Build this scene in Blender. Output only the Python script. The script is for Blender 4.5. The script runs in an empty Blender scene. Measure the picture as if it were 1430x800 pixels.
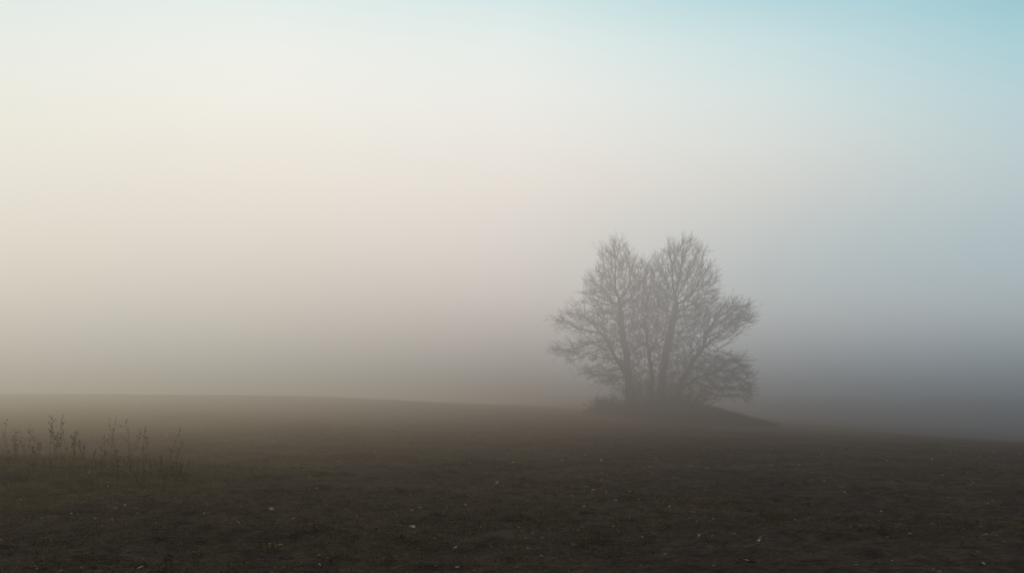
import bpy, math, random
import numpy as np
from mathutils import Vector, kdtree
random.seed(7); rng=np.random.default_rng(7)
sc=bpy.context.scene
sc.view_settings.view_transform='Standard'; sc.view_settings.look='None'; sc.view_settings.exposure=0
F=1533.0; W,H=1430,800; EYE=1.8; HZ=545.0
PITCH=math.atan((HZ-400)/F)
TD=60.0            # distance of the tree
def s2l(c):
    return tuple(((v/255)/12.92 if v/255<=.04045 else ((v/255+.055)/1.055)**2.4) for v in c)
def pdir(px,py):
    x=(px-W/2)/F; y=(H/2-py)/F
    v=Vector((x, math.cos(PITCH)-y*math.sin(PITCH), math.sin(PITCH)+y*math.cos(PITCH)))
    return v.normalized()
# ---------------------------------------------------------------- noise
def vnoise(x,y,seed=0):
    xi=np.floor(x).astype(np.int64); yi=np.floor(y).astype(np.int64)
    fx=x-xi; fy=y-yi; fx=fx*fx*(3-2*fx); fy=fy*fy*(3-2*fy)
    def h(a,b):
        n=(a*374761393+b*668265263+seed*1442695041)&0xffffffff
        n=((n^(n>>13))*1274126177)&0xffffffff
        return ((n^(n>>16))&0xffff)/65535.0
    return (h(xi,yi)*(1-fx)+h(xi+1,yi)*fx)*(1-fy)+(h(xi,yi+1)*(1-fx)+h(xi+1,yi+1)*fx)*fy
def fbm(x,y,o=4,seed=0):
    s=0;a=.5
    for i in range(o):
        s=s+a*(vnoise(x*2**i+17*i,y*2**i-9*i,seed+i)-.5); a*=.5
    return s
# ---------------------------------------------------------------- terrain height
XS=np.array([-200,-60,-28,-16,-10.4,-3,3.3,13,19,28,60,200.])
ZS=np.array([1.3,1.65,1.62,1.54,1.38,.98,.60,-.16,-.47,-1.13,-2.6,-4.])
xf=np.linspace(-200,200,4001); zf=np.interp(xf,XS,ZS)
k=np.exp(-np.linspace(-3,3,61)**2/2); k/=k.sum()
zf=np.convolve(np.pad(zf,30,mode='edge'),k,mode='valid')
def height(x,y,detail=True):
    x=np.asarray(x,float); y=np.asarray(y,float)
    zc=np.interp(x,xf,zf)
    t=np.clip(y/62.,0,1)**1.7
    z=zc*t
    over=np.clip(y-62,0,None)
    side=np.clip((8-x)/30,0.03,1)
    z=z-np.minimum(over*over*.0010,over*.03)*side
    # mound under the tree, trailing off to the right
    r=np.sqrt(((x-8.7)/np.where(x>8.7,6.6,5.2))**2+((y-60)/4.8)**2)
    r=r*(1+.3*fbm(x*.5+3,y*.5,3,5))
    m=np.clip(1-r,0,1); m=m*m*(3-2*m)
    z=z+1.0*np.power(m,.8)
    # little raised verge on the left where the weeds stand
    r2=np.sqrt(((x+9.5)/4.6)**2+((y-21)/4.6)**2)
    m2=np.clip(1-r2,0,1); z=z+.24*m2*m2*(3-2*m2)
    z=z+.16*fbm(x*.16,y*.16,3,11)
    if detail:
        a=np.clip(1.2-np.abs(y)/90,0.2,1)
        z=z+a*(.15*fbm(x*1.1,y*1.1,3,21)+.10*fbm(x*4,y*4,3,31)
               +.045*np.clip(vnoise(x*7,y*7,41)-.5,0,1)*2)
    return z
def newmesh(name,verts,faces,mat,smooth=False,loopsize=4):
    me=bpy.data.meshes.new(name)
    v=np.asarray(verts,dtype=np.float32); f=np.asarray(faces,dtype=np.int32)
    me.vertices.add(len(v)); me.vertices.foreach_set('co',v.ravel())
    n=len(f); me.loops.add(n*loopsize); me.loops.foreach_set('vertex_index',f.ravel())
    me.polygons.add(n); me.polygons.foreach_set('loop_start',np.arange(n,dtype=np.int32)*loopsize)
    me.polygons.foreach_set('loop_total',np.full(n,loopsize,dtype=np.int32))
    if smooth: me.polygons.foreach_set('use_smooth',np.ones(n,dtype=bool))
    me.update(calc_edges=True); me.validate()
    me.materials.append(mat)
    ob=bpy.data.objects.new(name,me); sc.collection.objects.link(ob)
    return ob
# ---------------------------------------------------------------- material helpers
def mat_new(name):
    m=bpy.data.materials.new(name); m.use_nodes=True
    nt=m.node_tree; b=nt.nodes['Principled BSDF']; b.inputs['Roughness'].default_value=.95
    b.inputs['Specular IOR Level'].default_value=.1
    return m,nt,b
def noise_ramp(nt,scale,stops,detail=5,coord='Object',rough=.6,vec=None):
    tc=nt.nodes.new('ShaderNodeTexCoord'); n=nt.nodes.new('ShaderNodeTexNoise')
    n.inputs['Scale'].default_value=scale; n.inputs['Detail'].default_value=detail; n.inputs['Roughness'].default_value=rough
    nt.links.new(tc.outputs[coord],n.inputs['Vector'])
    r=nt.nodes.new('ShaderNodeValToRGB'); e=r.color_ramp.elements
    while len(e)<len(stops): e.new(.5)
    for el,(p,c) in zip(e,stops): el.position=p; el.color=(*c,1)
    nt.links.new(n.outputs['Fac'],r.inputs['Fac'])
    return r,n
def mixc(nt,f,a,b,typ='MIX'):
    m=nt.nodes.new('ShaderNodeMix'); m.data_type='RGBA'; m.blend_type=typ
    for s,v in ((m.inputs[0],f),(m.inputs[6],a),(m.inputs[7],b)):
        if hasattr(v,'is_linked'): nt.links.new(v,s)
        elif isinstance(v,tuple): s.default_value=(*v,1)
        else: s.default_value=v
    return m.outputs[2]
def mrange(nt,v,a,b,c=0,d=1,kind='LINEAR'):
    m=nt.nodes.new('ShaderNodeMapRange'); m.interpolation_type=kind
    nt.links.new(v,m.inputs['Value'])
    for i,x in zip(('From Min','From Max','To Min','To Max'),(a,b,c,d)): m.inputs[i].default_value=x
    return m.outputs['Result']
def math_n(nt,op,a,b=None):
    m=nt.nodes.new('ShaderNodeMath'); m.operation=op
    for s,v in zip(m.inputs,(a,b)):
        if v is None: continue
        if hasattr(v,'is_linked'): nt.links.new(v,s)
        else: s.default_value=v
    return m.outputs[0]
# ---------------------------------------------------------------- dawn sky / fog light: colour by bearing and elevation
ROWS=[0,60,130,200,260,330,400,470,530,580,620]
COLS={0:[(214,234,232),(229,239,234),(241,243,232),(244,239,224),(242,234,218),(234,226,210),(220,215,200),(201,196,181),(180,175,158),(166,153,126),(140,126,98)],
357:[(220,239,238),(240,245,241),(250,250,243),(250,244,231),(249,235,220),(237,225,211),(217,210,198),(192,186,175),(167,161,149),(152,140,117),(130,118,94)],
715:[(204,231,233),(229,241,239),(243,244,239),(245,239,230),(244,230,218),(224,213,204),(197,191,185),(171,165,159),(143,137,130),(124,115,103),(106,97,83)],
1072:[(170,212,220),(198,225,228),(216,230,229),(226,227,221),(222,214,207),(199,197,193),(175,176,175),(151,151,151),(124,123,122),(102,98,95),(88,82,77)],
1430:[(140,196,210),(160,206,216),(180,212,218),(193,209,212),(193,202,205),(173,184,190),(152,164,171),(128,140,147),(107,118,125),(93,101,107),(78,83,87)]}
grp=bpy.data.node_groups.new('dawn_light','ShaderNodeTree')
grp.interface.new_socket('bearing',in_out='INPUT',socket_type='NodeSocketFloat')
grp.interface.new_socket('elevation',in_out='INPUT',socket_type='NodeSocketFloat')
grp.interface.new_socket('Color',in_out='OUTPUT',socket_type='NodeSocketColor')
gi=grp.nodes.new('NodeGroupInput'); go=grp.nodes.new('NodeGroupOutput')
E0,E1=-.08,.40
ev=mrange(grp,gi.outputs['elevation'],E0,E1)
prev=None; pu=None
for px in sorted(COLS):
    r=grp.nodes.new('ShaderNodeValToRGB'); r.color_ramp.interpolation='LINEAR'
    grp.links.new(ev,r.inputs['Fac'])
    st=sorted([((pdir(px,py).z-E0)/(E1-E0),s2l(c)) for py,c in zip(ROWS,COLS[px])])
    e=r.color_ramp.elements
    while len(e)<len(st): e.new(.5)
    for i,(p,c) in enumerate(st): e[i].position=min(1,max(0,p))
    for el,(p,c) in zip(e,st): el.position=p; el.color=(*c,1)
    d=pdir(px,400); u=d.x/math.hypot(d.x,d.y)
    if prev is None: prev=r.outputs['Color']
    else: prev=mixc(grp,mrange(grp,gi.outputs['bearing'],pu,u),prev,r.outputs['Color'])
    pu=u
grp.links.new(prev,go.inputs['Color'])
# world
SUN_AZ=math.radians(-14); SUN_EL=math.radians(15)
w=bpy.data.worlds.new('World'); sc.world=w; w.use_nodes=True; nt=w.node_tree
bg=nt.nodes['Background']; tc=nt.nodes.new('ShaderNodeTexCoord')
sx=nt.nodes.new('ShaderNodeSeparateXYZ'); nt.links.new(tc.outputs['Generated'],sx.inputs[0])
hl=math_n(nt,'SQRT',math_n(nt,'MAXIMUM',math_n(nt,'ADD',math_n(nt,'MULTIPLY',sx.outputs[0],sx.outputs[0]),math_n(nt,'MULTIPLY',sx.outputs[1],sx.outputs[1])),1e-4))
g=nt.nodes.new('ShaderNodeGroup'); g.node_tree=grp
nt.links.new(math_n(nt,'DIVIDE',sx.outputs[0],hl),g.inputs[0]); nt.links.new(sx.outputs[2],g.inputs[1])
sky=nt.nodes.new('ShaderNodeTexSky'); sky.sky_type='NISHITA'; sky.sun_disc=False
sky.sun_elevation=SUN_EL; sky.sun_rotation=SUN_AZ; sky.air_density=.8; sky.dust_density=4
sk=mixc(nt,1.0,sky.outputs['Color'],(.115,.098,.080),'MULTIPLY')
nt.links.new(mixc(nt,mrange(nt,sx.outputs[2],.38,.75,0,1,'SMOOTHSTEP'),g.outputs[0],sk),bg.inputs['Color'])
bg.inputs['Strength'].default_value=1.0
try:
    w.cycles.sampling_method='MANUAL'; w.cycles.sample_map_resolution=256
except Exception as e: print(e)
# sun, veiled by the fog
sl=bpy.data.lights.new('sun','SUN'); sl.energy=1.1; sl.angle=math.radians(14); sl.color=(1,.85,.66)
so=bpy.data.objects.new('sun',sl); sc.collection.objects.link(so)
sd=Vector((math.sin(SUN_AZ)*math.cos(SUN_EL),math.cos(SUN_AZ)*math.cos(SUN_EL),math.sin(SUN_EL)))
so.rotation_euler=(-sd).to_track_quat('-Z','Y').to_euler()
# ---------------------------------------------------------------- ground
m,nt,b=mat_new('field_soil')
r1,_=noise_ramp(nt,.35,[(.3,(.038,.021,.016)),(.5,(.056,.033,.023)),(.7,(.078,.049,.027))],4)
r2,_=noise_ramp(nt,4,[(.3,(.28,.28,.28)),(.52,(.90,.90,.90)),(.75,(2.2,1.95,1.6))],5,rough=.78)
c=mixc(nt,1.0,r1.outputs[0],r2.outputs[0],'MULTIPLY')
tc=nt.nodes.new('ShaderNodeTexCoord'); sx=nt.nodes.new('ShaderNodeSeparateXYZ'); nt.links.new(tc.outputs['Object'],sx.inputs[0])
r3,n3=noise_ramp(nt,.8,[(.42,(0,0,0)),(.62,(1,1,1))],4)
gl=mrange(nt,sx.outputs[0],6,-10,.10,.6)
f=math_n(nt,'MULTIPLY',gl,r3.outputs[0])
c=mixc(nt,f,c,(.076,.057,.024))
# damp dark leaf litter on the mound
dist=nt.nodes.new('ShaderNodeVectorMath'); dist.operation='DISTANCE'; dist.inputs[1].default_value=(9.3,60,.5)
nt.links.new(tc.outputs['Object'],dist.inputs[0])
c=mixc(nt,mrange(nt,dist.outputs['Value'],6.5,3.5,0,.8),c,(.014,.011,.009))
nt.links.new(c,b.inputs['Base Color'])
bn=nt.nodes.new('ShaderNodeTexNoise'); bn.inputs['Scale'].default_value=14; bn.inputs['Detail'].default_value=3
nt.links.new(tc.outputs['Object'],bn.inputs['Vector'])
bp=nt.nodes.new('ShaderNodeBump'); bp.inputs['Strength'].default_value=1.; bp.inputs['Distance'].default_value=.06
nt.links.new(bn.outputs['Fac'],bp.inputs['Height']); nt.links.new(bp.outputs[0],b.inputs['Normal'])
soil=m
NX,NY=560,620
u=np.linspace(-1,1,NX); gx=np.sinh(u*5.2)/math.sinh(5.2)*900
v=np.linspace(0,1,NY); gy=-12+ (np.sinh(v*4.6)/math.sinh(4.6))*950
X,Y=np.meshgrid(gx,gy); Z=height(X,Y)
V=np.stack([X,Y,Z],-1).reshape(-1,3)
idx=np.arange(NX*NY).reshape(NY,NX)
Fc=np.stack([idx[:-1,:-1],idx[:-1,1:],idx[1:,1:],idx[1:,:-1]],-1).reshape(-1,4)
newmesh('ground',V,Fc,soil,True)
# ---------------------------------------------------------------- grass tufts
def blades(cx,cy,n_per,hmin,hmax,spread,width,lean=.5):
    n=len(cx)*n_per
    bx=np.repeat(cx,n_per)+rng.normal(0,spread,n); by=np.repeat(cy,n_per)+rng.normal(0,spread,n)
    bz=height(bx,by)-.015
    h=rng.uniform(hmin,hmax,n); a=rng.uniform(0,2*np.pi,n); l=rng.uniform(.1,lean,n)*h*1.6
    wa=rng.uniform(0,2*np.pi,n); wx=np.cos(wa)*width; wy=np.sin(wa)*width
    tx=bx+np.cos(a)*l; ty=by+np.sin(a)*l
    mx=bx+np.cos(a)*l*.35; my=by+np.sin(a)*l*.35
    P=np.stack([np.stack([bx-wx,by-wy,bz],-1),np.stack([bx+wx,by+wy,bz],-1),
      np.stack([mx+wx*.8,my+wy*.8,bz+h*.6],-1),np.stack([tx,ty,bz+h],-1),np.stack([mx-wx*.8,my-wy*.8,bz+h*.6],-1)],1)
    i=np.arange(n)[:,None]*5
    f=np.concatenate([i+np.array([[0,1,2]]),i+np.array([[0,2,4]]),i+np.array([[4,2,3]])],0)
    return P.reshape(-1,3),f
mg,nt,b=mat_new('dry_grass')
r,_=noise_ramp(nt,1.3,[(.3,(.065,.048,.020)),(.5,(.11,.080,.035)),(.7,(.19,.132,.066))],3)
nt.links.new(r.outputs[0],b.inputs['Base Color'])
N=17000
d=8+52*rng.random(N)**1.5; az=rng.uniform(-.55,.55,N); cx=np.tan(az)*d; cy=d
keep=(fbm(cx*.35,cy*.35,4,77)+ -.012*cx +rng.normal(0,.06,N))>.01
cx,cy=cx[keep],cy[keep]
p1,f1=blades(cx,cy,8,.02,.08,.08,.004,1.2)
a=rng.uniform(0,2*np.pi,700); rr=np.sqrt(rng.random(700))
p3,f3=blades(-9.5+4.8*rr*np.cos(a),21+3.8*rr*np.sin(a),9,.05,.19,.14,.0035,1.0)
newmesh('grass',np.concatenate([p1,p3]),np.concatenate([f1,f3+len(p1)]),mg,False,3)
mg2,nt,b=mat_new('damp_undergrowth')
r,_=noise_ramp(nt,1.0,[(.35,(.016,.013,.008)),(.65,(.035,.028,.016))],3)
nt.links.new(r.outputs[0],b.inputs['Base Color'])
a=rng.uniform(0,2*np.pi,1900); rr=np.sqrt(rng.random(1900))
p2,f2=blades(9.1+5.2*rr*np.cos(a),60+4.4*rr*np.sin(a),12,.08,.30,.13,.007,.6)
newmesh('undergrowth',p2,f2,mg2,False,3)
# ---------------------------------------------------------------- fallen leaves
ml,nt,b=mat_new('dead_leaf')
r,_=noise_ramp(nt,2.2,[(.32,(.12,.05,.027)),(.5,(.26,.16,.075)),(.68,(.44,.33,.20))],2)
nt.links.new(r.outputs[0],b.inputs['Base Color'])
n=1300; d=8.5+26*rng.random(n)**1.2; az=rng.uniform(-.5,.5,n); lx=np.tan(az)*d; ly=d; lz=height(lx,ly)+.02
vs=[];fs=[]
for i in range(n):
    s=random.uniform(.012,.036)*(1.9 if random.random()<.09 else 1); a=random.uniform(0,6.28); t=random.uniform(-.5,.5); t2=random.uniform(-.4,.4)
    k=len(vs)
    for (x,y,z) in ((-1,0,0),(-.4,-.5,.15),(.4,-.45,.2),(1.1,0,.05),(.4,.45,.25),(-.4,.5,.1)):
        X_=x*math.cos(a)-y*math.sin(a); Y_=x*math.sin(a)+y*math.cos(a)
        vs.append((lx[i]+X_*s,ly[i]+Y_*s,lz[i]+z*s+X_*s*t+Y_*s*t2+.006))
    fs+= [(k,k+1,k+2),(k,k+2,k+3),(k,k+3,k+4),(k,k+4,k+5)]
newmesh('fallen_leaves',vs,fs,ml,False,3)
# ---------------------------------------------------------------- tube builder
def tubes(P0,P1,R0,R1,sides):
    P0,P1,R0,R1=map(lambda a:np.asarray(a,float),(P0,P1,R0,R1))
    D=P1-P0; D/=np.maximum(np.linalg.norm(D,axis=1,keepdims=True),1e-6)
    ref=np.where(np.abs(D[:,1:2])<.9,np.array([[0,1.,0]]),np.array([[1.,0,0]]))
    A=np.cross(D,ref); A/=np.linalg.norm(A,axis=1,keepdims=True); B=np.cross(D,A)
    th=np.arange(sides)*2*np.pi/sides
    ring=A[:,None]*np.cos(th)[None,:,None]+B[:,None]*np.sin(th)[None,:,None]
    V0=P0[:,None]+ring*R0[:,None,None]; V1=P1[:,None]+ring*R1[:,None,None]
    V=np.concatenate([V0,V1],1).reshape(-1,3)
    k=np.arange(sides); k2=(k+1)%sides
    q=np.stack([k,k2,k2+sides,k+sides],-1)
    Fq=(np.arange(len(P0))*2*sides)[:,None,None]+q[None]
    return V,Fq.reshape(-1,4)
# ---------------------------------------------------------------- tree (space colonisation)
def T(px,py,dy=0.):
    return Vector(((px-W/2)/F*TD, TD+dy, EYE+(HZ-py)/F*TD))
ELL=[ # centre px,py, radius px, py, depth centre m, depth radius m, points
(863,370,24,34,.3,1.7,520),(892,400,28,32,-.3,2.0,500),(843,405,24,26,-.3,1.8,360),(803,446,28,18,.4,1.3,210),(868,450,58,54,0,2.6,1250),
(806,492,38,15,-.6,1.4,180),(895,490,56,56,0,2.5,1300),(912,430,40,50,.2,2.3,950),(845,520,30,20,0,1.4,190),
(954,368,30,32,-.2,1.8,660),(930,392,26,34,.4,1.9,420),(978,400,26,32,.5,1.8,480),(945,448,54,60,.2,2.6,1650),(1027,442,22,22,-.2,1.4,400),
(990,450,40,34,-1,1.7,600),(1000,520,50,30,.4,2.2,1100),(950,510,46,46,-.5,1.9,1000),(1034,543,18,14,.3,1.2,180),(985,548,34,14,0,1.4,220)]
pts=[]
for cx_,cy_,rx,ry,dc,dr,n in ELL:
    for _ in range(n):
        v_=Vector((random.gauss(0,1),random.gauss(0,1),random.gauss(0,1))).normalized()*random.random()**.5*random.choice((.95,1,1,1.12,1.28))
        pts.append(T(cx_+v_.x*rx,cy_+v_.z*ry,dc+v_.y*dr))
nodes=[];par=[]
def stem(plist,parent=-1):
    last=parent
    for a_,b_ in zip(plist[:-1],plist[1:]):
        L=(b_-a_).length; k_=max(1,int(L/.2))
        for i in range(k_):
            p=a_.lerp(b_,i/k_)+Vector((random.gauss(0,.018),random.gauss(0,.018),0))
            nodes.append(p); par.append(last); last=len(nodes)-1
    return last
stem([T(879,572,0),T(877,535,0),T(875,495,.1),T(868,455,.1),T(866,415,.2)])
stem([T(922,570,.3),T(925,530,.3),T(930,495,.2),T(939,455,0),T(946,420,-.1)])
stem([T(905,572,-.8),T(908,530,-.9),T(903,490,-.8),T(899,455,-.6)])
stem([T(936,571,-.5),T(948,535,-.6),T(965,505,-.5),T(985,480,-.3)])
stem([T(893,572,.9),T(880,530,1),T(860,495,1),T(843,465,.5)])
stem([T(930,565,.4),T(955,540,.5),T(980,525,.5)])
alive=pts; STEP=.16; KILL=.26; INF=1.6
for it in range(140):
    kd=kdtree.KDTree(len(nodes))
    for i,p in enumerate(nodes): kd.insert(p,i)
    kd.balance()
    acc={}; rest=[]
    for p in alive:
        co,i,dst=kd.find(p)
        if dst<KILL: continue
        rest.append(p)
        if dst<INF:
            d_=(p-co)/dst
            acc[i]=acc[i]+d_ if i in acc else d_.copy()
    alive=rest
    if not acc or len(nodes)>15000: break
    for i,d_ in acc.items():
        pd=(nodes[i]-nodes[par[i]]).normalized() if par[i]>=0 else Vector((0,0,1))
        if d_.length<1e-5: continue
        d2=(d_.normalized()+pd*.6+Vector((random.gauss(0,.2),random.gauss(0,.2),random.gauss(0,.2)+.10))).normalized()
        nodes.append(nodes[i]+d2*STEP); par.append(i)
n=len(nodes); nch=[0]*n; ex=2.2; rp=[0.]*n
for i in range(n-1,-1,-1):
    if nch[i]==0: rp[i]=.0065**ex
    if par[i]>=0: rp[par[i]]+=rp[i]; nch[par[i]]+=1
rad=[v_**(1/ex) for v_ in rp]
NP=np.array([list(p) for p in nodes]); RA=np.array(rad); PA=np.array(par)
gz=height(NP[:,0],NP[:,1],False); RB=RA.copy()
RA=RA*(1+.6*np.clip((RA-.010)/.02,0,1)+.3*np.clip((RA-.04)/.05,0,1))*(1+.5*np.clip(1-(NP[:,2]-gz)/.6,0,1)*(RA>.05))
NP[:,2]=np.where(PA<0,gz-.3,NP[:,2])
ch=np.where(PA>=0)[0]
P0=NP[PA[ch]];P1=NP[ch];R0=np.minimum(RA[PA[ch]],RA[ch]*1.5+.003);R1=RA[ch]
D=P1-P0
thick=R1>.03
VV=[];FF=[];off=0
def add(V_,F_):
    global off
    VV.append(V_);FF.append(F_+off);off+=len(V_)
add(*tubes(P0[thick]-D[thick]*.08,P1[thick],R0[thick],R1[thick],8))
th=~thick
add(*tubes(P0[th],P1[th],R0[th],R1[th],4))
tp=[];td=[]
cen=np.array(list(T(910,510,0)))
for i in ch:
    if RB[i]<.026:
        d_=NP[i]-NP[PA[i]]; d_=d_/np.linalg.norm(d_)
        ow=NP[i]-cen; ow/=np.linalg.norm(ow)+1e-6
        for _ in range(3 if RB[i]<.009 else (2 if random.random()<.5 else 1)):
            t=random.random(); dd=d_*.7+ow*.6+rng.normal(0,.42,3); dd[2]+=.12
            dd/=np.linalg.norm(dd)
            tp.append(NP[PA[i]]*(1-t)+NP[i]*t); td.append(dd)
tp=np.array(tp);td=np.array(td);L=(.18+.6*rng.random(len(tp))**1.7)[:,None]
m1=tp+td*L*.5; d2=td+rng.normal(0,.15,td.shape)+np.array([0,0,.08]); d2/=np.linalg.norm(d2,axis=1,keepdims=True)
e1=m1+d2*L*.5
o=np.ones(len(tp))
add(*tubes(tp,m1,o*.0055,o*.0045,3)); add(*tubes(m1,e1,o*.0045,o*.003,3))
for src,dr_ in ((m1,td),(tp+td*L*.3,td),(m1+d2*L*.2,d2)):
    d3=dr_+rng.normal(0,.45,td.shape); d3/=np.linalg.norm(d3,axis=1,keepdims=True)
    add(*tubes(src,src+d3*L*.5,o*.0045,o*.0026,3))
mb,nt,b=mat_new('bark')
r,_=noise_ramp(nt,6,[(.3,(.016,.013,.011)),(.6,(.028,.023,.018)),(.8,(.042,.036,.028))],2)
nt.links.new(r.outputs[0],b.inputs['Base Color'])
newmesh('bare_tree',np.concatenate(VV),np.concatenate(FF),mb,False)
print('nodes',n,'left',len(alive),'trunk r',rad[0],'twigs',len(tp))
# ---------------------------------------------------------------- leafless shrubs at the foot of the tree
def shrub(name,px,py,wm,hm,dy,nst,seed):
    r_=random.Random(seed); P0=[];P1=[];Ra=[];Rb=[]
    c=T(px,py,dy)
    for s_ in range(nst):
        a=r_.uniform(0,6.28); q=r_.random()**.6
        x=c.x+math.cos(a)*q*wm*.35; y=c.y+math.sin(a)*q*wm*.35
        p=Vector((x,y,float(height(x,y))-.05)); d_=Vector((math.cos(a)*q*.9,math.sin(a)*q*.9,1)).normalized()
        segs=6; L_=hm*r_.uniform(.5,1.2)/segs; r0=.010
        for k_ in range(segs):
            d_=(d_+Vector((r_.gauss(0,.2),r_.gauss(0,.2),-.05))).normalized(); q_=p+d_*L_
            P0.append(p);P1.append(q_);Ra.append(r0);Rb.append(r0*.82);r0*=.82
            for _ in range(4):
                e=(d_+Vector((r_.gauss(0,.7),r_.gauss(0,.7),r_.gauss(0,.5)))).normalized()
                mm=q_+e*L_*r_.uniform(.6,1.5)
                P0.append(q_);P1.append(mm);Ra.append(.005);Rb.append(.003)
                for _ in range(2):
                    e2=(e+Vector((r_.gauss(0,.6),r_.gauss(0,.6),r_.gauss(0,.5)))).normalized()
                    P0.append(mm);P1.append(mm+e2*L_*.7);Ra.append(.003);Rb.append(.002)
            p=q_
    V_,F_=tubes([list(p) for p in P0],[list(p) for p in P1],Ra,Rb,3)
    newmesh(name,V_,F_,mb)
shrub('bramble_shrub',846,565,1.7,.75,-.5,120,1)
shrub('bramble_shrub.001',903,565,3.2,1.8,-1.0,100,2)
shrub('bramble_shrub.002',955,568,2.8,.9,-1.0,80,3)
# ---------------------------------------------------------------- dried weeds
mw,nt,b=mat_new('dry_stalk')
r,_=noise_ramp(nt,3,[(.3,(.055,.035,.022)),(.6,(.11,.074,.045)),(.8,(.16,.11,.07))],3)
nt.links.new(r.outputs[0],b.inputs['Base Color'])
def weeds(name,spots,seed):
    r_=random.Random(seed); P0=[];P1=[];Ra=[];Rb=[];lv=[];lf=[]
    def leaf(p,d_,s):
        side=d_.cross(Vector((r_.gauss(0,1),r_.gauss(0,1),r_.gauss(0,1)))).normalized()*s*.28
        k=len(lv); lv.extend([p,p+d_*s*.5+side,p+d_*s,p+d_*s*.5-side]); lf.append((k,k+1,k+2,k+3))
    for (x,y,h,bushy) in spots:
        p=Vector((x,y,float(height(x,y))-.03)); d_=Vector((r_.gauss(0,.13),r_.gauss(0,.13),1)).normalized()
        seg=9; L_=h/seg; r0=.0036
        for k_ in range(seg):
            d_=(d_+Vector((r_.gauss(0,.07),r_.gauss(0,.07),0))).normalized(); q_=p+d_*L_
            P0.append(p);P1.append(q_);Ra.append(r0);Rb.append(r0*.9);r0*=.9
            if k_>2:
                for _ in range(bushy):
                    e=(d_*.8+Vector((r_.gauss(0,.6),r_.gauss(0,.6),.1))).normalized(); l=h*r_.uniform(.08,.2)
                    t1=q_+e*l; P0.append(q_);P1.append(t1);Ra.append(.0024);Rb.append(.0016)
                    for _ in range(2): leaf(q_.lerp(t1,r_.uniform(.4,1)),(e+Vector((r_.gauss(0,.6),r_.gauss(0,.6),r_.gauss(0,.6)-.2))).normalized(),r_.uniform(.015,.04))
            elif r_.random()<.4: leaf(q_,Vector((r_.gauss(0,1),r_.gauss(0,1),.1)).normalized(),r_.uniform(.04,.08))
            p=q_
        for _ in range(4): leaf(p,(d_+Vector((r_.gauss(0,.5),r_.gauss(0,.5),r_.gauss(0,.4)))).normalized(),r_.uniform(.02,.045))
    V_,F_=tubes([list(p) for p in P0],[list(p) for p in P1],Ra,Rb,4)
    LV=np.array([list(p) for p in lv]); LF=np.array(lf)+len(V_)
    newmesh(name,np.concatenate([V_,LV]),np.concatenate([F_,LF]),mw)
sp=[]
def PX(px,y): return (px-W/2)/F*y
for px,h,bu in ((18,.62,1),(28,.5,1),(24,.4,1),(42,.45,1),(66,.55,2),(74,.68,2),(80,.62,2),(88,.7,2),(95,.55,2),(104,.5,2),(112,.42,2),(128,.4,1),(150,.4,1),(160,.55,1),(171,.5,1),(187,.6,1),(190,.45,1),(205,.45,1),(216,.4,1),(233,.5,1),(250,.3,1),(8,.35,1),(54,.35,1),(140,.3,1),(99,.6,1),(84,.5,2)):
    y=21.5+random.uniform(-1.2,1.2); sp.append((PX(px,y),y,h*1.22*(1.3 if px>145 else 1),bu))
for _ in range(80):
    y=random.uniform(18.5,23.5); sp.append((PX(random.uniform(-60,262),y),y,random.uniform(.12,.4),1))
weeds('dry_weeds',sp,5)
sp=[(PX(1228+random.gauss(0,5),13.5),13.5+random.gauss(0,.06),random.uniform(.08,.17),1) for _ in range(6)]
weeds('dry_weeds.001',sp,8)
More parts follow.
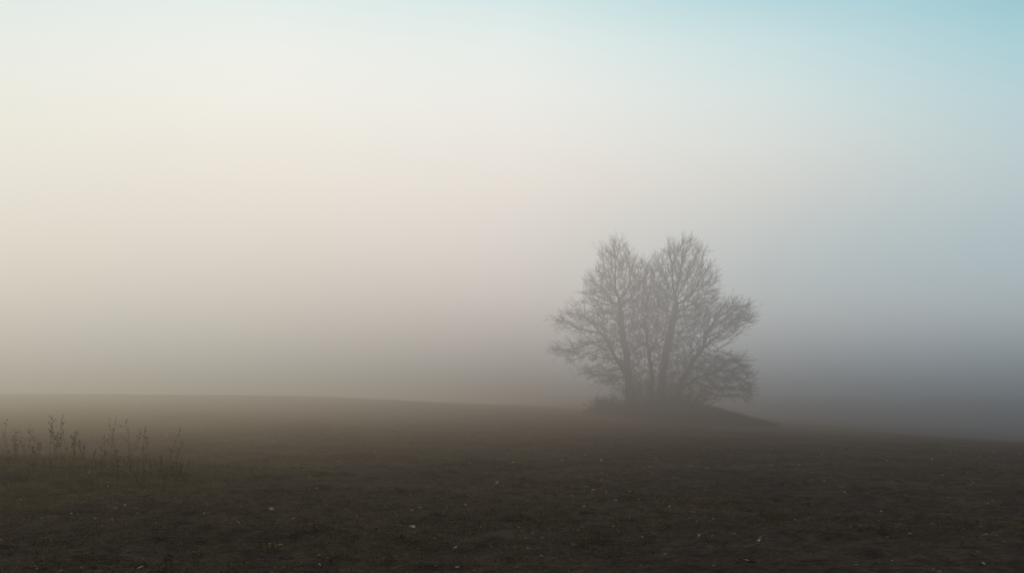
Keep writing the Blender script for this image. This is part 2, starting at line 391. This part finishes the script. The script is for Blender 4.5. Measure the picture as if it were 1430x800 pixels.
# ---------------------------------------------------------------- fog bank (absorbing volume over the far field, scattered daylight painted in as emission)
fm=bpy.data.materials.new('fog'); fm.use_nodes=True; nt=fm.node_tree
nt.nodes.remove(nt.nodes['Principled BSDF']); out=nt.nodes['Material Output']
tc=nt.nodes.new('ShaderNodeTexCoord'); sx=nt.nodes.new('ShaderNodeSeparateXYZ'); nt.links.new(tc.outputs['Object'],sx.inputs[0])
dens=math_n(nt,'MULTIPLY',mrange(nt,sx.outputs[1],9,38,0,.023),mrange(nt,sx.outputs[2],4,24,1,0))
dens=math_n(nt,'MULTIPLY',dens,mrange(nt,sx.outputs[0],5,-9,1,2.4))   # thicker on the left of the field
g=nt.nodes.new('ShaderNodeGroup'); g.node_tree=grp
nt.links.new(math_n(nt,'DIVIDE',sx.outputs[0],56.),g.inputs[0])
nt.links.new(math_n(nt,'DIVIDE',math_n(nt,'SUBTRACT',sx.outputs[2],EYE),46.),g.inputs[1])
ab=nt.nodes.new('ShaderNodeVolumeAbsorption'); ab.inputs['Color'].default_value=(0,0,0,1); nt.links.new(dens,ab.inputs['Density'])
em=nt.nodes.new('ShaderNodeEmission'); nt.links.new(g.outputs[0],em.inputs['Color']); nt.links.new(dens,em.inputs['Strength'])  # glow in the sky colours stands in for light scattered by the fog
ad=nt.nodes.new('ShaderNodeAddShader'); nt.links.new(ab.outputs[0],ad.inputs[0]); nt.links.new(em.outputs[0],ad.inputs[1])
nt.links.new(ad.outputs[0],out.inputs['Volume'])
try: fm.cycles.volume_step_rate=1.6
except Exception as e: print(e)
x0,x1,y0,y1,z0,z1=-95,95,9,165,-12,24.
bv=[(x0,y0,z0),(x1,y0,z0),(x1,y1,z0),(x0,y1,z0),(x0,y0,z1),(x1,y0,z1),(x1,y1,z1),(x0,y1,z1)]
bf=[(0,3,2,1),(4,5,6,7),(0,1,5,4),(1,2,6,5),(2,3,7,6),(3,0,4,7)]
newmesh('fog_bank',bv,bf,fm)
# ---------------------------------------------------------------- camera
cd=bpy.data.cameras.new('camera'); cd.sensor_width=36; cd.lens=36*F/W; cd.clip_end=5000; cd.clip_start=.1
co=bpy.data.objects.new('camera',cd); sc.collection.objects.link(co)
co.location=(0,0,EYE); co.rotation_euler=(math.pi/2+PITCH,0,0); sc.camera=co
